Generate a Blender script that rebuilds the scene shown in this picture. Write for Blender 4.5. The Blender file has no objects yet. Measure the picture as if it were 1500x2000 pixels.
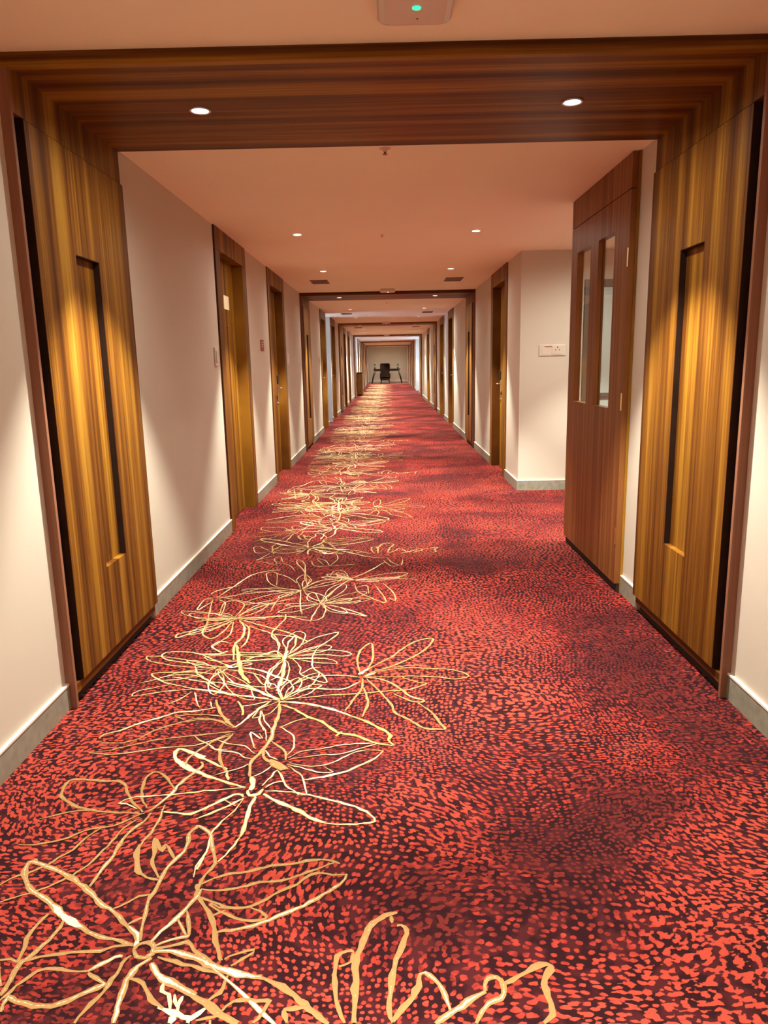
import bpy, bmesh, math, random
from mathutils import Vector, Matrix

sc = bpy.context.scene
col = sc.collection
PI = math.pi
# ---------------------------------------------------------------- camera
cam_data = bpy.data.cameras.new('camera')
cam = bpy.data.objects.new('camera', cam_data)
col.objects.link(cam)
cam_data.sensor_fit = 'HORIZONTAL'
cam_data.sensor_width = 36.0
cam_data.lens = 1425.9 / 1500 * 36.0
cam_data.clip_start = 0.05
cam_data.clip_end = 200
pitch, yaw, roll = 0.201728, -0.008844, 0.02018
fw = Vector((0, math.cos(pitch), -math.sin(pitch)))
dn = Vector((0, -math.sin(pitch), -math.cos(pitch)))
rt = Vector((1, 0, 0))
Rz = Matrix.Rotation(-yaw, 3, 'Z')
fw, dn, rt = Rz @ fw, Rz @ dn, Rz @ rt
r2 = math.cos(roll) * rt + math.sin(roll) * dn
d2 = -math.sin(roll) * rt + math.cos(roll) * dn
M = Matrix((r2, -d2, -fw)).transposed().to_4x4()
M.translation = Vector((0, 0, 1.4))
cam.matrix_world = M
sc.camera = cam

# ---------------------------------------------------------------- world (daylight outside the two side windows)
world = bpy.data.worlds.new('daylight')
sc.world = world
world.use_nodes = True
world.node_tree.nodes['Background'].inputs[0].default_value = (0.42, 0.66, 1.0, 1)
world.node_tree.nodes['Background'].inputs[1].default_value = 9.0

sc.view_settings.view_transform = 'Standard'
sc.view_settings.look = 'None'
sc.view_settings.gamma = 1.0
sc.view_settings.use_curve_mapping = False
sc.view_settings.exposure = 0.47
sc.cycles.max_bounces = 10
sc.cycles.diffuse_bounces = 8
sc.cycles.glossy_bounces = 3
sc.cycles.sample_clamp_indirect = 4.0
sc.cycles.use_denoising = True

LAMP_POWER = 430.0      # narrow beam of every recessed downlight (watts)
LAMP_SPILL = 42.0      # wide soft spill of the same lamp
LAMP_COLOR = (1.0, 0.95, 0.79)

XL, XR, ZC = -1.37, 1.40, 2.5
Y_BACK, Y_END = -4.6, 52.3

# ---------------------------------------------------------------- material helpers
def new_mat(name):
    m = bpy.data.materials.new(name)
    m.use_nodes = True
    nt = m.node_tree
    return m, nt, nt.nodes['Principled BSDF']

def plain(name, rgb, rough=0.5, metal=0.0, noise=0.0, scale=8.0, bump=0.0, spec=0.5):
    m, nt, b = new_mat(name)
    b.inputs['Roughness'].default_value = rough
    b.inputs['Metallic'].default_value = metal
    b.inputs['Specular IOR Level'].default_value = spec
    b.inputs['Base Color'].default_value = (*rgb, 1)
    if noise or bump:
        g = nt.nodes.new('ShaderNodeNewGeometry')
        n = nt.nodes.new('ShaderNodeTexNoise')
        n.inputs['Scale'].default_value = scale
        n.inputs['Detail'].default_value = 4
        nt.links.new(g.outputs['Position'], n.inputs['Vector'])
        if noise:
            r = nt.nodes.new('ShaderNodeValToRGB')
            r.color_ramp.elements[0].position = 0.3
            r.color_ramp.elements[1].position = 0.7
            r.color_ramp.elements[0].color = (*[c * (1 - noise) for c in rgb], 1)
            r.color_ramp.elements[1].color = (*[min(1, c * (1 + noise)) for c in rgb], 1)
            nt.links.new(n.outputs['Fac'], r.inputs['Fac'])
            nt.links.new(r.outputs['Color'], b.inputs['Base Color'])
        if bump:
            n2 = nt.nodes.new('ShaderNodeTexNoise')
            n2.inputs['Scale'].default_value = 220
            nt.links.new(g.outputs['Position'], n2.inputs['Vector'])
            bp = nt.nodes.new('ShaderNodeBump')
            bp.inputs['Strength'].default_value = bump
            bp.inputs['Distance'].default_value = 0.002
            nt.links.new(n2.outputs['Fac'], bp.inputs['Height'])
            nt.links.new(bp.outputs['Normal'], b.inputs['Normal'])
    return m

def wood(name, stops, across=(0, 1, 0), broad=10.0, fine=80.0, rough=0.42, wfine=0.30, warp=0.012):
    """veneer whose grain runs at right angles to `across`"""
    m, nt, b = new_mat(name)
    N, L = nt.nodes, nt.links
    g = N.new('ShaderNodeNewGeometry')
    def mapped(sa, sl):
        v = N.new('ShaderNodeVectorMath'); v.operation = 'MULTIPLY'
        v.inputs[1].default_value = [sa if a else sl for a in across]
        return v
    wn = N.new('ShaderNodeTexNoise'); wn.inputs['Scale'].default_value = 1.3; wn.inputs['Detail'].default_value = 2
    L.new(g.outputs['Position'], wn.inputs['Vector'])
    sub = N.new('ShaderNodeVectorMath'); sub.operation = 'SUBTRACT'; sub.inputs[1].default_value = (.5, .5, .5)
    L.new(wn.outputs['Color'], sub.inputs[0])
    scl = N.new('ShaderNodeVectorMath'); scl.operation = 'SCALE'; scl.inputs['Scale'].default_value = warp
    L.new(sub.outputs[0], scl.inputs[0])
    add = N.new('ShaderNodeVectorMath'); add.operation = 'ADD'
    L.new(g.outputs['Position'], add.inputs[0]); L.new(scl.outputs[0], add.inputs[1])
    m1, m2 = mapped(broad, 0.12), mapped(fine, 1.6)
    L.new(add.outputs[0], m1.inputs[0]); L.new(add.outputs[0], m2.inputs[0])
    n1 = N.new('ShaderNodeTexNoise'); n1.inputs['Scale'].default_value = 1; n1.inputs['Detail'].default_value = 2.5; n1.inputs['Roughness'].default_value = .6
    n2 = N.new('ShaderNodeTexNoise'); n2.inputs['Scale'].default_value = 1; n2.inputs['Detail'].default_value = 3
    L.new(m1.outputs[0], n1.inputs['Vector']); L.new(m2.outputs[0], n2.inputs['Vector'])
    mx = N.new('ShaderNodeMix'); mx.data_type = 'FLOAT'; mx.inputs[0].default_value = wfine
    L.new(n1.outputs['Fac'], mx.inputs[2]); L.new(n2.outputs['Fac'], mx.inputs[3])
    r = N.new('ShaderNodeValToRGB')
    cr = r.color_ramp
    cr.elements[0].position = stops[0][0]; cr.elements[0].color = (*stops[0][1], 1)
    cr.elements[1].position = stops[-1][0]; cr.elements[1].color = (*stops[-1][1], 1)
    for p, c in stops[1:-1]:
        e = cr.elements.new(p); e.color = (*c, 1)
    L.new(mx.outputs[0], r.inputs['Fac']); L.new(r.outputs['Color'], b.inputs['Base Color'])
    b.inputs['Roughness'].default_value = rough
    b.inputs['Specular IOR Level'].default_value = 0.15
    bp = N.new('ShaderNodeBump'); bp.inputs['Strength'].default_value = 0.12; bp.inputs['Distance'].default_value = 0.001
    L.new(n2.outputs['Fac'], bp.inputs['Height']); L.new(bp.outputs['Normal'], b.inputs['Normal'])
    return m

TEAK = [(.32, (.038, .011, .002)), (.42, (.085, .027, .004)), (.50, (.155, .058, .007)), (.58, (.25, .112, .012)), (.68, (.36, .190, .028))]
TEAK_RED = [(.30, (.09, .027, .007)), (.45, (.17, .058, .016)), (.58, (.25, .098, .028)), (.72, (.33, .14, .045))]
MAT = {}
MAT['wood'] = wood('teak_veneer', TEAK)
MAT['wood_edge'] = wood('teak_veneer_edge', TEAK, across=(0, 0, 1), broad=20)
MAT['wood_edge_v'] = wood('pinkish_laminate_edge', [(.3, (.17, .070, .040)), (.5, (.24, .105, .062)), (.7, (.30, .14, .085))], across=(1, 0, 0), broad=20)
MAT['wood_screen'] = wood('reddish_veneer', TEAK_RED, broad=26, fine=150)
MAT['wood_dark'] = plain('dark_wood_and_shade', (.022, .009, .005), .6, spec=.2, noise=.3)  # dark furniture wood; also the painted shade of portal slots and leaf edges
MAT['wall'] = plain('cream_wall_paint', (.58, .53, .455), .6, noise=.02, scale=2, bump=.08, spec=.25)
MAT['ceiling'] = plain('peach_ceiling_paint', (.96, .91, .72), .7, noise=.015, scale=1.5, spec=.2)
MAT['end_wall'] = plain('grey_green_end_wall', (.55, .50, .42), .7, noise=.03)
MAT['gap'] = plain('shadow_gap_black', (.012, .006, .005), .8)
MAT['skirting'] = plain('grey_stone_skirting', (.25, .25, .20), .4, noise=.18, scale=24)
MAT['bead'] = plain('white_skirting_bead', (.80, .76, .68), .35)
MAT['chrome'] = plain('brushed_chrome', (.75, .72, .68), .25, 1.0)
MAT['brass'] = plain('brass', (.75, .55, .25), .3, 1.0)
MAT['black'] = plain('black_plastic', (.015, .015, .015), .35)
MAT['white_plastic'] = plain('white_plastic', (.66, .60, .54), .35)
MAT['cream_plastic'] = plain('cream_plastic', (.62, .55, .47), .4)
MAT['vent'] = plain('grey_vent_metal', (.25, .17, .13), .5)
MAT['vent_dark'] = plain('vent_inside', (.05, .03, .025), .8)
MAT['sign_cream'] = plain('cream_card', (.85, .72, .5), .5)
MAT['sign_red'] = plain('red_brown_plate', (.30, .07, .035), .5)
MAT['leather'] = plain('dark_brown_leather', (.010, .004, .002), .85, spec=.08, noise=.3, scale=5)
MAT['plant'] = plain('dark_green_leaves', (.03, .09, .04), .6, noise=.3)
MAT['grey_screen'] = plain('frosted_grey_door', (.42, .46, .44), .4)
MAT['dark_rail'] = plain('dark_frame_metal', (.10, .07, .05), .4)

m, nt, b = new_mat('clear_glass')
tr = nt.nodes.new('ShaderNodeBsdfTransparent'); tr.inputs[0].default_value = (.93, .95, .94, 1)
gl = nt.nodes.new('ShaderNodeBsdfGlossy'); gl.inputs['Roughness'].default_value = .03
fr = nt.nodes.new('ShaderNodeFresnel'); fr.inputs[0].default_value = 1.35
mx = nt.nodes.new('ShaderNodeMixShader')
gg = nt.nodes.new('ShaderNodeNewGeometry')
fm = nt.nodes.new('ShaderNodeMath'); fm.operation = 'MULTIPLY_ADD'; fm.use_clamp = True      # no reflection at the inner faces of the thin pane
fm.inputs[1].default_value = -1.0
nt.links.new(gg.outputs['Backfacing'], fm.inputs[0]); fm.inputs[2].default_value = 1.0
f2 = nt.nodes.new('ShaderNodeMath'); f2.operation = 'MULTIPLY'
nt.links.new(fm.outputs[0], f2.inputs[0]); nt.links.new(fr.outputs[0], f2.inputs[1])
nt.links.new(f2.outputs[0], mx.inputs[0]); nt.links.new(tr.outputs[0], mx.inputs[1]); nt.links.new(gl.outputs[0], mx.inputs[2])
nt.links.new(mx.outputs[0], nt.nodes['Material Output'].inputs['Surface'])
MAT['glass'] = m

def emit(name, rgb, s):
    m, nt, b = new_mat(name)
    b.inputs['Base Color'].default_value = (*rgb, 1)
    b.inputs['Emission Color'].default_value = (*rgb, 1)
    b.inputs['Emission Strength'].default_value = s
    return m
MAT['lens'] = emit('lamp_lens', (.86, .95, 1.0), 3.0)
MAT['led'] = emit('green_indicator', (.02, .95, .35), 1.4)
MAT['warm_led'] = emit('small_warm_lamp', (1.0, .85, .6), 2.0)

# carpet: coral blotches and dots on a maroon ground
def carpet_material():
    m, nt, b = new_mat('patterned_carpet')
    N, L = nt.nodes, nt.links
    def math_(op, a, b_=None, c=None, clamp=False):
        n = N.new('ShaderNodeMath'); n.operation = op; n.use_clamp = clamp
        for i, v in enumerate((a, b_, c)):
            if v is None: continue
            if isinstance(v, (int, float)): n.inputs[i].default_value = v
            else: L.new(v, n.inputs[i])
        return n.outputs[0]
    def noise(vec, scale, detail=2, rough=.5, out='Fac'):
        n = N.new('ShaderNodeTexNoise'); n.inputs['Scale'].default_value = scale
        n.inputs['Detail'].default_value = detail; n.inputs['Roughness'].default_value = rough
        L.new(vec, n.inputs['Vector']); return n.outputs[out]
    def vm(op, a, b_):
        n = N.new('ShaderNodeVectorMath'); n.operation = op
        L.new(a, n.inputs[0])
        if isinstance(b_, tuple): n.inputs[1].default_value = b_
        elif isinstance(b_, float): n.inputs['Scale'].default_value = b_
        else: L.new(b_, n.inputs[1])
        return n.outputs[0]
    def ramp(f, lo, hi):
        n = N.new('ShaderNodeMapRange'); n.interpolation_type = 'SMOOTHSTEP'
        L.new(f, n.inputs[0])
        for i, v in ((1, lo), (2, hi)):
            if isinstance(v, (int, float)): n.inputs[i].default_value = v
            else: L.new(v, n.inputs[i])
        return n.outputs[0]
    pos = N.new('ShaderNodeNewGeometry').outputs['Position']
    # big swirls that bend the rows of dots
    sw = vm('SUBTRACT', noise(pos, 1.1, 1, .4, 'Color'), (.5, .5, .5))
    p1 = vm('ADD', pos, vm('SCALE', sw, .55))
    wb = vm('SUBTRACT', noise(pos, 26, 2, .5, 'Color'), (.5, .5, .5))
    p2 = vm('ADD', p1, vm('SCALE', wb, .016))
    p3 = vm('MULTIPLY', p2, (1.0, 1.22, 0.0))
    vo = N.new('ShaderNodeTexVoronoi'); vo.voronoi_dimensions = '2D'; vo.feature = 'F1'
    vo.inputs['Scale'].default_value = 45; vo.inputs['Randomness'].default_value = .62
    L.new(p3, vo.inputs['Vector'])
    d = vo.outputs['Distance']
    big = noise(pos, 1.5, 2, .5)                    # where dots swell into blotches
    big2 = noise(vm('ADD', pos, (7.3, 2.1, 0)), 3.4, 2, .5)
    mixn = math_('ADD', math_('MULTIPLY', big, .68), math_('MULTIPLY', big2, .32))
    fill = ramp(mixn, .42, .57)
    nb = noise(vm('MULTIPLY', p2, (1.0, 1.15, 0.0)), 52, 1.5, .5)
    rag = math_('MULTIPLY', math_('SUBTRACT', noise(pos, 130, 2, .6), .5), .22)
    v = math_('ADD', math_('SUBTRACT', .30, d), math_('MULTIPLY', math_('SUBTRACT', nb, .5), math_('ADD', .30, math_('MULTIPLY', fill, 1.9))))
    v = math_('ADD', math_('ADD', v, rag), math_('MULTIPLY', fill, .08))
    fac = ramp(v, -.06, .06)
    # colours of the tufts
    tone = ramp(math_('ADD', math_('MULTIPLY', noise(vm('ADD', pos, (1.7, 9, 0)), 1.2, 3, .55), .75), math_('MULTIPLY', noise(pos, 30, 1), .25)), .40, .58)
    cr = N.new('ShaderNodeValToRGB')
    cr.color_ramp.elements[0].color = (.11, .014, .012, 1)
    cr.color_ramp.elements[1].color = (.335, .045, .028, 1)
    e = cr.color_ramp.elements.new(.4); e.color = (.26, .026, .019, 1)
    L.new(tone, cr.inputs['Fac'])
    gr = N.new('ShaderNodeMix'); gr.data_type = 'RGBA'
    gr.inputs[6].default_value = (.020, .004, .006, 1); gr.inputs[7].default_value = (.050, .008, .010, 1)
    L.new(ramp(noise(vm('ADD', pos, (4, 4, 0)), 14, 2), .45, .62), gr.inputs[0])
    mx = N.new('ShaderNodeMix'); mx.data_type = 'RGBA'
    L.new(fac, mx.inputs[0]); L.new(gr.outputs[2], mx.inputs[6]); L.new(cr.outputs['Color'], mx.inputs[7])
    L.new(mx.outputs[2], b.inputs['Base Color'])
    b.inputs['Roughness'].default_value = .95
    b.inputs['Specular IOR Level'].default_value = .1
    bp = N.new('ShaderNodeBump'); bp.inputs['Strength'].default_value = .5; bp.inputs['Distance'].default_value = .003
    L.new(noise(pos, 420, 2), bp.inputs['Height']); L.new(bp.outputs['Normal'], b.inputs['Normal'])
    return m
MAT['carpet'] = carpet_material()

def yarn_material(name, outer, core):
    m, nt, b = new_mat(name)
    N, L = nt.nodes, nt.links
    uv = N.new('ShaderNodeUVMap'); uv.uv_map = 'stroke'
    sp = N.new('ShaderNodeSeparateXYZ'); L.new(uv.outputs[0], sp.inputs[0])
    g = N.new('ShaderNodeNewGeometry')
    n = N.new('ShaderNodeTexNoise'); n.inputs['Scale'].default_value = 150; n.inputs['Detail'].default_value = 2
    L.new(g.outputs['Position'], n.inputs['Vector'])
    def M_(op, a, b_):
        q = N.new('ShaderNodeMath'); q.operation = op
        for i, v in enumerate((a, b_)):
            if isinstance(v, (int, float)): q.inputs[i].default_value = v
            else: L.new(v, q.inputs[i])
        return q.outputs[0]
    c = M_('SUBTRACT', 1.0, M_('MULTIPLY', M_('ABSOLUTE', M_('SUBTRACT', sp.outputs[0], .5), 0), 2.0))   # 1 at centre line
    f = M_('ADD', M_('ADD', c, M_('MULTIPLY', M_('SUBTRACT', n.outputs['Fac'], .5), .9)), M_('SUBTRACT', sp.outputs[1], 1.12))
    mr = N.new('ShaderNodeMapRange'); mr.inputs[1].default_value = -.05; mr.inputs[2].default_value = .15
    L.new(f, mr.inputs[0])
    mx = N.new('ShaderNodeMix'); mx.data_type = 'RGBA'
    mx.inputs[6].default_value = (*outer, 1); mx.inputs[7].default_value = (*core, 1)
    L.new(mr.outputs[0], mx.inputs[0]); L.new(mx.outputs[2], b.inputs['Base Color'])
    b.inputs['Roughness'].default_value = .95
    b.inputs['Specular IOR Level'].default_value = .1
    bp = N.new('ShaderNodeBump'); bp.inputs['Strength'].default_value = .4; bp.inputs['Distance'].default_value = .002
    L.new(n.outputs['Fac'], bp.inputs['Height']); L.new(bp.outputs['Normal'], b.inputs['Normal'])
    return m
MAT['gold'] = yarn_material('golden_yarn', (.29, .168, .068), (.66, .55, .39))
MAT['cream'] = yarn_material('cream_yarn', (.47, .33, .155), (.62, .52, .34))
MAT['bright'] = yarn_material('bright_golden_yarn', (.36, .245, .095), (.66, .57, .36))
MAT['white'] = yarn_material('white_yarn', (.72, .50, .28), (.92, .86, .72))

# ---------------------------------------------------------------- object helpers
def box(bm, x0, x1, y0, y1, z0, z1):
    x0, x1 = sorted((x0, x1)); y0, y1 = sorted((y0, y1)); z0, z1 = sorted((z0, z1))
    v = [bm.verts.new(p) for p in ((x0, y0, z0), (x1, y0, z0), (x1, y1, z0), (x0, y1, z0), (x0, y0, z1), (x1, y0, z1), (x1, y1, z1), (x0, y1, z1))]
    for f in ((3, 2, 1, 0), (4, 5, 6, 7), (0, 1, 5, 4), (1, 2, 6, 5), (2, 3, 7, 6), (3, 0, 4, 7)):
        bm.faces.new([v[i] for i in f])

def boxes(lst):
    bm = bmesh.new()
    for a in lst: box(bm, *a)
    return bm

def tube(bm, pts, r, n=10, taper=None):
    rings = []
    for i, p in enumerate(pts):
        p = Vector(p)
        a = Vector(pts[max(i - 1, 0)]); c = Vector(pts[min(i + 1, len(pts) - 1)])
        t = (c - a).normalized()
        u = t.cross(Vector((0, 0, 1)))
        if u.length < .1: u = t.cross(Vector((1, 0, 0)))
        u.normalize(); w = t.cross(u)
        rr = r if taper is None else taper[i]
        rings.append([bm.verts.new(p + rr * (math.cos(k * 2 * PI / n) * u + math.sin(k * 2 * PI / n) * w)) for k in range(n)])
    for a, c in zip(rings, rings[1:]):
        for k in range(n):
            bm.faces.new((a[k], a[(k + 1) % n], c[(k + 1) % n], c[k]))
    bm.faces.new(rings[0][::-1]); bm.faces.new(rings[-1])

def lathe(bm, prof, cx=0, cy=0, n=24, sx=1, sy=1):
    rings = []
    for r, z in prof:
        rings.append([bm.verts.new((cx + max(r, 1e-4) * sx * math.cos(k * 2 * PI / n), cy + max(r, 1e-4) * sy * math.sin(k * 2 * PI / n), z)) for k in range(n)])
    for a, c in zip(rings, rings[1:]):
        for k in range(n):
            bm.faces.new((a[k], a[(k + 1) % n], c[(k + 1) % n], c[k]))
    bm.faces.new(rings[0][::-1]); bm.faces.new(rings[-1])

def obj(name, bm, mat, parent=None, loc=None, bevel=0.0, smooth=False):
    bmesh.ops.recalc_face_normals(bm, faces=bm.faces)
    me = bpy.data.meshes.new(name)
    bm.to_mesh(me); bm.free()
    if smooth:
        for p in me.polygons: p.use_smooth = True
    me.materials.append(MAT[mat])
    o = bpy.data.objects.new(name, me)
    col.objects.link(o)
    if parent: o.parent = parent
    if loc: o.location = loc
    if bevel:
        md = o.modifiers.new('bevel', 'BEVEL'); md.width = bevel; md.segments = 2; md.limit_method = 'ANGLE'
    return o

def tag(o, label=None, cat=None, group=None, kind=None):
    if label: o['label'] = label
    if cat: o['category'] = cat
    if group: o['group'] = group
    if kind: o['kind'] = kind
    return o

def empty(name, loc):
    o = bpy.data.objects.new(name, None)
    o.empty_display_size = .1
    col.objects.link(o); o.location = loc
    return o

def copy_tree(o, parent=None):
    c = o.copy(); col.objects.link(c)
    if parent: c.parent = parent
    for ch in list(o.children):
        copy_tree(ch, c)
    return c

def sx(side, d):
    """x of a plane d metres inside the corridor from the wall on that side"""
    return XL + d if side < 0 else XR - d

def sbox(side, d0, d1, y0, y1, z0, z1):
    return (sx(side, d0), sx(side, d1), y0, y1, z0, z1)

# ================================================================ STRUCTURE
PORTAL_Y = [2.84, 11.93, 21.05, 30.12, 39.2, 48.3]
PL = 1.11
DOORS = [  # side, y0, y1, extras
    (-1, 6.10, 7.38, 'plate'), (-1, 8.70, 10.02, 'lock'), (1, 8.75, 10.05, 'lock'),
    (-1, 15.35, 16.65, 'lock'), (-1, 18.2, 19.6, 'lock'), (1, 15.8, 17.1, 'lock'), (1, 18.35, 19.8, 'lock'),
    (-1, 23.3, 24.6, ''), (-1, 25.9, 27.2, ''), (1, 24.8, 26.1, ''),
    (-1, 34.3, 35.6, ''), (-1, 36.8, 38.1, ''),
    (-1, 42.2, 43.5, ''), (-1, 45.2, 46.5, ''), (1, 42.0, 43.3, ''), (1, 45.0, 46.3, '')]
OPEN_R1 = (4.33, 7.90)      # service lobby behind the glazed door
OPEN_L1 = (16.85, 18.05)
OPEN_R2 = (33.0, 36.9)
T = 0.2
floor = tag(obj('floor', boxes([(-3.3, 3.9, Y_BACK - .2, Y_END + .2, -.15, 0)]), 'carpet'), kind='structure')
tag(floor, 'red and maroon dotted corridor carpet with golden flower outlines')
ceiling = tag(obj('ceiling', boxes([(-3.3, 3.9, Y_BACK - .2, Y_END + .2, ZC, ZC + .15)]), 'ceiling'), kind='structure')

def wall(side, name):
    gaps = [(y0, y1) for s, y0, y1, e in DOORS if s == side]
    gaps += [OPEN_L1] if side < 0 else [OPEN_R1, OPEN_R2]
    gaps.sort()
    y = Y_BACK; L = []; runs = []
    for a, b in gaps + [(Y_END, Y_END)]:
        if a - y > .02:
            L.append(sbox(side, -T, 0, y, a, 0, ZC)); runs.append((y, a))
        y = b
    tag(obj(name, boxes(L), 'wall'), kind='structure')
    return runs
runsL = wall(-1, 'wall_left')
runsR = wall(1, 'wall_right')
tag(obj('wall_back', boxes([(-3.3, 3.9, Y_BACK - .2, Y_BACK, 0, ZC)]), 'wall'), kind='structure')
tag(obj('wall_end', boxes([(-3.3, 3.9, Y_END, Y_END + .2, 0, ZC)]), 'end_wall'), kind='structure')
# side lobbies
tag(obj('wall_lobby', boxes([
    (XR + T, 3.6, OPEN_R1[1], OPEN_R1[1] + .15, 0, ZC), (XR + T, 3.6, OPEN_R1[0] - .15, OPEN_R1[0], 0, ZC), (3.6, 3.8, OPEN_R1[0] - .15, OPEN_R1[1] + .15, 0, ZC)]), 'wall'), kind='structure')

def window_wall(n, side, y0, y1, depth):
    xo = sx(side, -depth)
    s = -1 if side < 0 else 1
    wz0, wz1 = .25, 2.3
    w0, w1 = y0 + .12, y1 - .12
    L = [(sx(side, -T), xo + s * .15, y0 - .15, y0, 0, ZC), (sx(side, -T), xo + s * .15, y1, y1 + .15, 0, ZC),
         (xo, xo + s * .15, y0, y1, 0, wz0), (xo, xo + s * .15, y0, y1, wz1, ZC), (xo, xo + s * .15, y0, w0, wz0, wz1), (xo, xo + s * .15, w1, y1, wz0, wz1)]
    tag(obj('wall_side', boxes(L), 'wall'), kind='structure')
    w = empty('window_%d' % n, (xo, y0, wz0)); tag(w, kind='structure')
    f = .05
    fr = obj('window_frame', boxes([(xo + s * .03, xo + s * .09, w0, w1, wz0, wz0 + f), (xo + s * .03, xo + s * .09, w0, w1, wz1 - f, wz1),
                               (xo + s * .03, xo + s * .09, w0, w0 + f, wz0 + f, wz1 - f), (xo + s * .03, xo + s * .09, w1 - f, w1, wz0 + f, wz1 - f),
                               (xo + s * .03, xo + s * .09, (w0 + w1) / 2 - .025, (w0 + w1) / 2 + .025, wz0 + f, wz1 - f)]), 'dark_rail')
    g = obj('pane', boxes([(xo + s * .055, xo + s * .062, w0 + f, w1 - f, wz0 + f, wz1 - f)]), 'glass')
    for o in (fr, g):
        o.parent = w; o.matrix_parent_inverse = Matrix.Translation(-w.location)
window_wall(1, -1, OPEN_L1[0], OPEN_L1[1], 1.5)
window_wall(2, 1, OPEN_R2[0], OPEN_R2[1], 1.6)

# skirting of grey stone pieces with a white bead on top
def skirting(name, lst):
    """lst: runs (axis, fixed, sgn, a, b); pieces 0.9 m long, 2 mm joints"""
    root = empty(name, (0, 0, 0)); tag(root, kind='structure')
    cache = {}
    for axis, fx, sg, a, b in lst:
        y = b
        bead = bmesh.new()
        if axis == 'y': box(bead, fx, fx + sg * .015, a, b, .104, .112)
        else: box(bead, a, b, fx, fx + sg * .015, .104, .112)
        obj('bead', bead, 'bead', root)
        while y > a + .01:
            ln = min(.9, y - a)
            key = (axis, sg, round(ln, 3))
            if key not in cache:
                bm = boxes([(0, sg * .013, -ln + .0015, 0 - .0015, 0, .104)] if axis == 'y' else [(-ln + .0015, -.0015, 0, sg * .013, 0, .104)])
                o = obj('skirting_piece', bm, 'skirting', root); cache[key] = o
            else:
                o = cache[key].copy(); col.objects.link(o)
            o.location = (fx, y, 0) if axis == 'y' else (y, fx, 0)
            y -= ln

def cut(runs, holes):
    out = []
    for a, b in runs:
        seg = [(a, b)]
        for h0, h1 in holes:
            nseg = []
            for c, d in seg:
                if h1 <= c or h0 >= d: nseg.append((c, d)); continue
                if h0 > c: nseg.append((c, h0))
                if h1 < d: nseg.append((h1, d))
            seg = nseg
        out += seg
    return [(a, b) for a, b in out if b - a > .02]
ph = [(y, y + PL) for y in PORTAL_Y]
skirting('baseboard_left', [('y', XL, 1, a, b) for a, b in cut(runsL, ph)])
skirting('baseboard_right', [('y', XR, -1, a, b) for a, b in cut(runsR, ph + [(4.27, 4.33)])] + [('x', OPEN_R1[1], -1, XR - .013, 2.05), ('x', OPEN_R1[1], -1, 2.98, 3.6)])
skirting('baseboard_end', [('x', Y_END, -1, XL, XR)])

# ================================================================ PORTALS (wood lined, a fire door leaf folded back on each side)
PORTAL_LABEL = ['nearest and largest wooden portal, with broad grained teak leaves',
                'second wooden portal along the corridor, framed by pink walls beyond the left-hand doors',
                'third wooden portal, beyond the bluish daylit gap in the left wall',
                'fourth wooden portal, just in front of the small wooden cabinet',
                'fifth wooden portal, beyond the pale daylit opening on the right',
                'last and smallest wooden portal, just before the far end wall']
for i, py in enumerate(PORTAL_Y):
    root = empty('wooden_portal', ((XL + XR) / 2, py, 0))
    tag(root, PORTAL_LABEL[i], 'portal', 'wooden portals along the corridor')
    inv = Matrix.Translation(-root.location)
    def part(name, lst, mat, parent=None, bevel=0):
        o = obj(name, boxes(lst), mat, bevel=bevel)
        o.parent = root
        o.matrix_parent_inverse = inv
        return o
    part('fascia', [(XL, XR, py, py + .03, 2.452, ZC)], 'wood_edge')
    part('soffit_board', [(XL, XR, py + .03, py + PL, 2.464, ZC)], 'wood')
    for s in (-1, 1):
        part('jamb', [sbox(s, 0, .038, py, py + .018, 0, 2.452), sbox(s, 0, .012, py + .02, py + .03, 0.1, 2.3)], 'wood_edge_v')
        part('shadow_gap', [sbox(s, 0, .006, py + .02, py + PL - .02, 0, 2.452)], 'gap')
        part('bottom_rail', [sbox(s, .006, .030, py + .02, py + PL - .02, .05, .092)], 'wood_edge')
        part('transom_panel', [sbox(s, .006, .036, py + .02, py + PL - .01, 2.312, 2.464)], 'wood')
        ly0, ly1, lz0, lz1 = py + .085, py + PL, .096, 2.306
        hy0, hy1, hz0, hz1 = py + .44, py + .70, .49, 1.88
        part('slot_shade_lining', [sbox(s, .010, .0405, hy1 - .003, hy1, hz0 + .002, hz1), sbox(s, .010, .0405, hy0, hy0 + .003, hz0 + .002, hz1), sbox(s, .010, .0405, hy0, hy1, hz1 - .003, hz1)], 'wood_dark')  # dark lining paints in the shade on the slot's sides and top
        part('leaf_edge_shade', [sbox(s, .008, .040, ly0 - .002, ly0, lz0, lz1)], 'wood_dark')  # dark strip stands in for the shade of the groove
        lf = part('door_leaf', [sbox(s, .008, .042, ly0, hy0, lz0, lz1), sbox(s, .008, .042, hy1, ly1, lz0, lz1),
                                sbox(s, .008, .042, hy0, hy1, lz0, hz0), sbox(s, .008, .042, hy0, hy1, hz1, lz1),
                                sbox(s, .008, .012, hy0, hy1, hz0, hz1)], 'wood')

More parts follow.
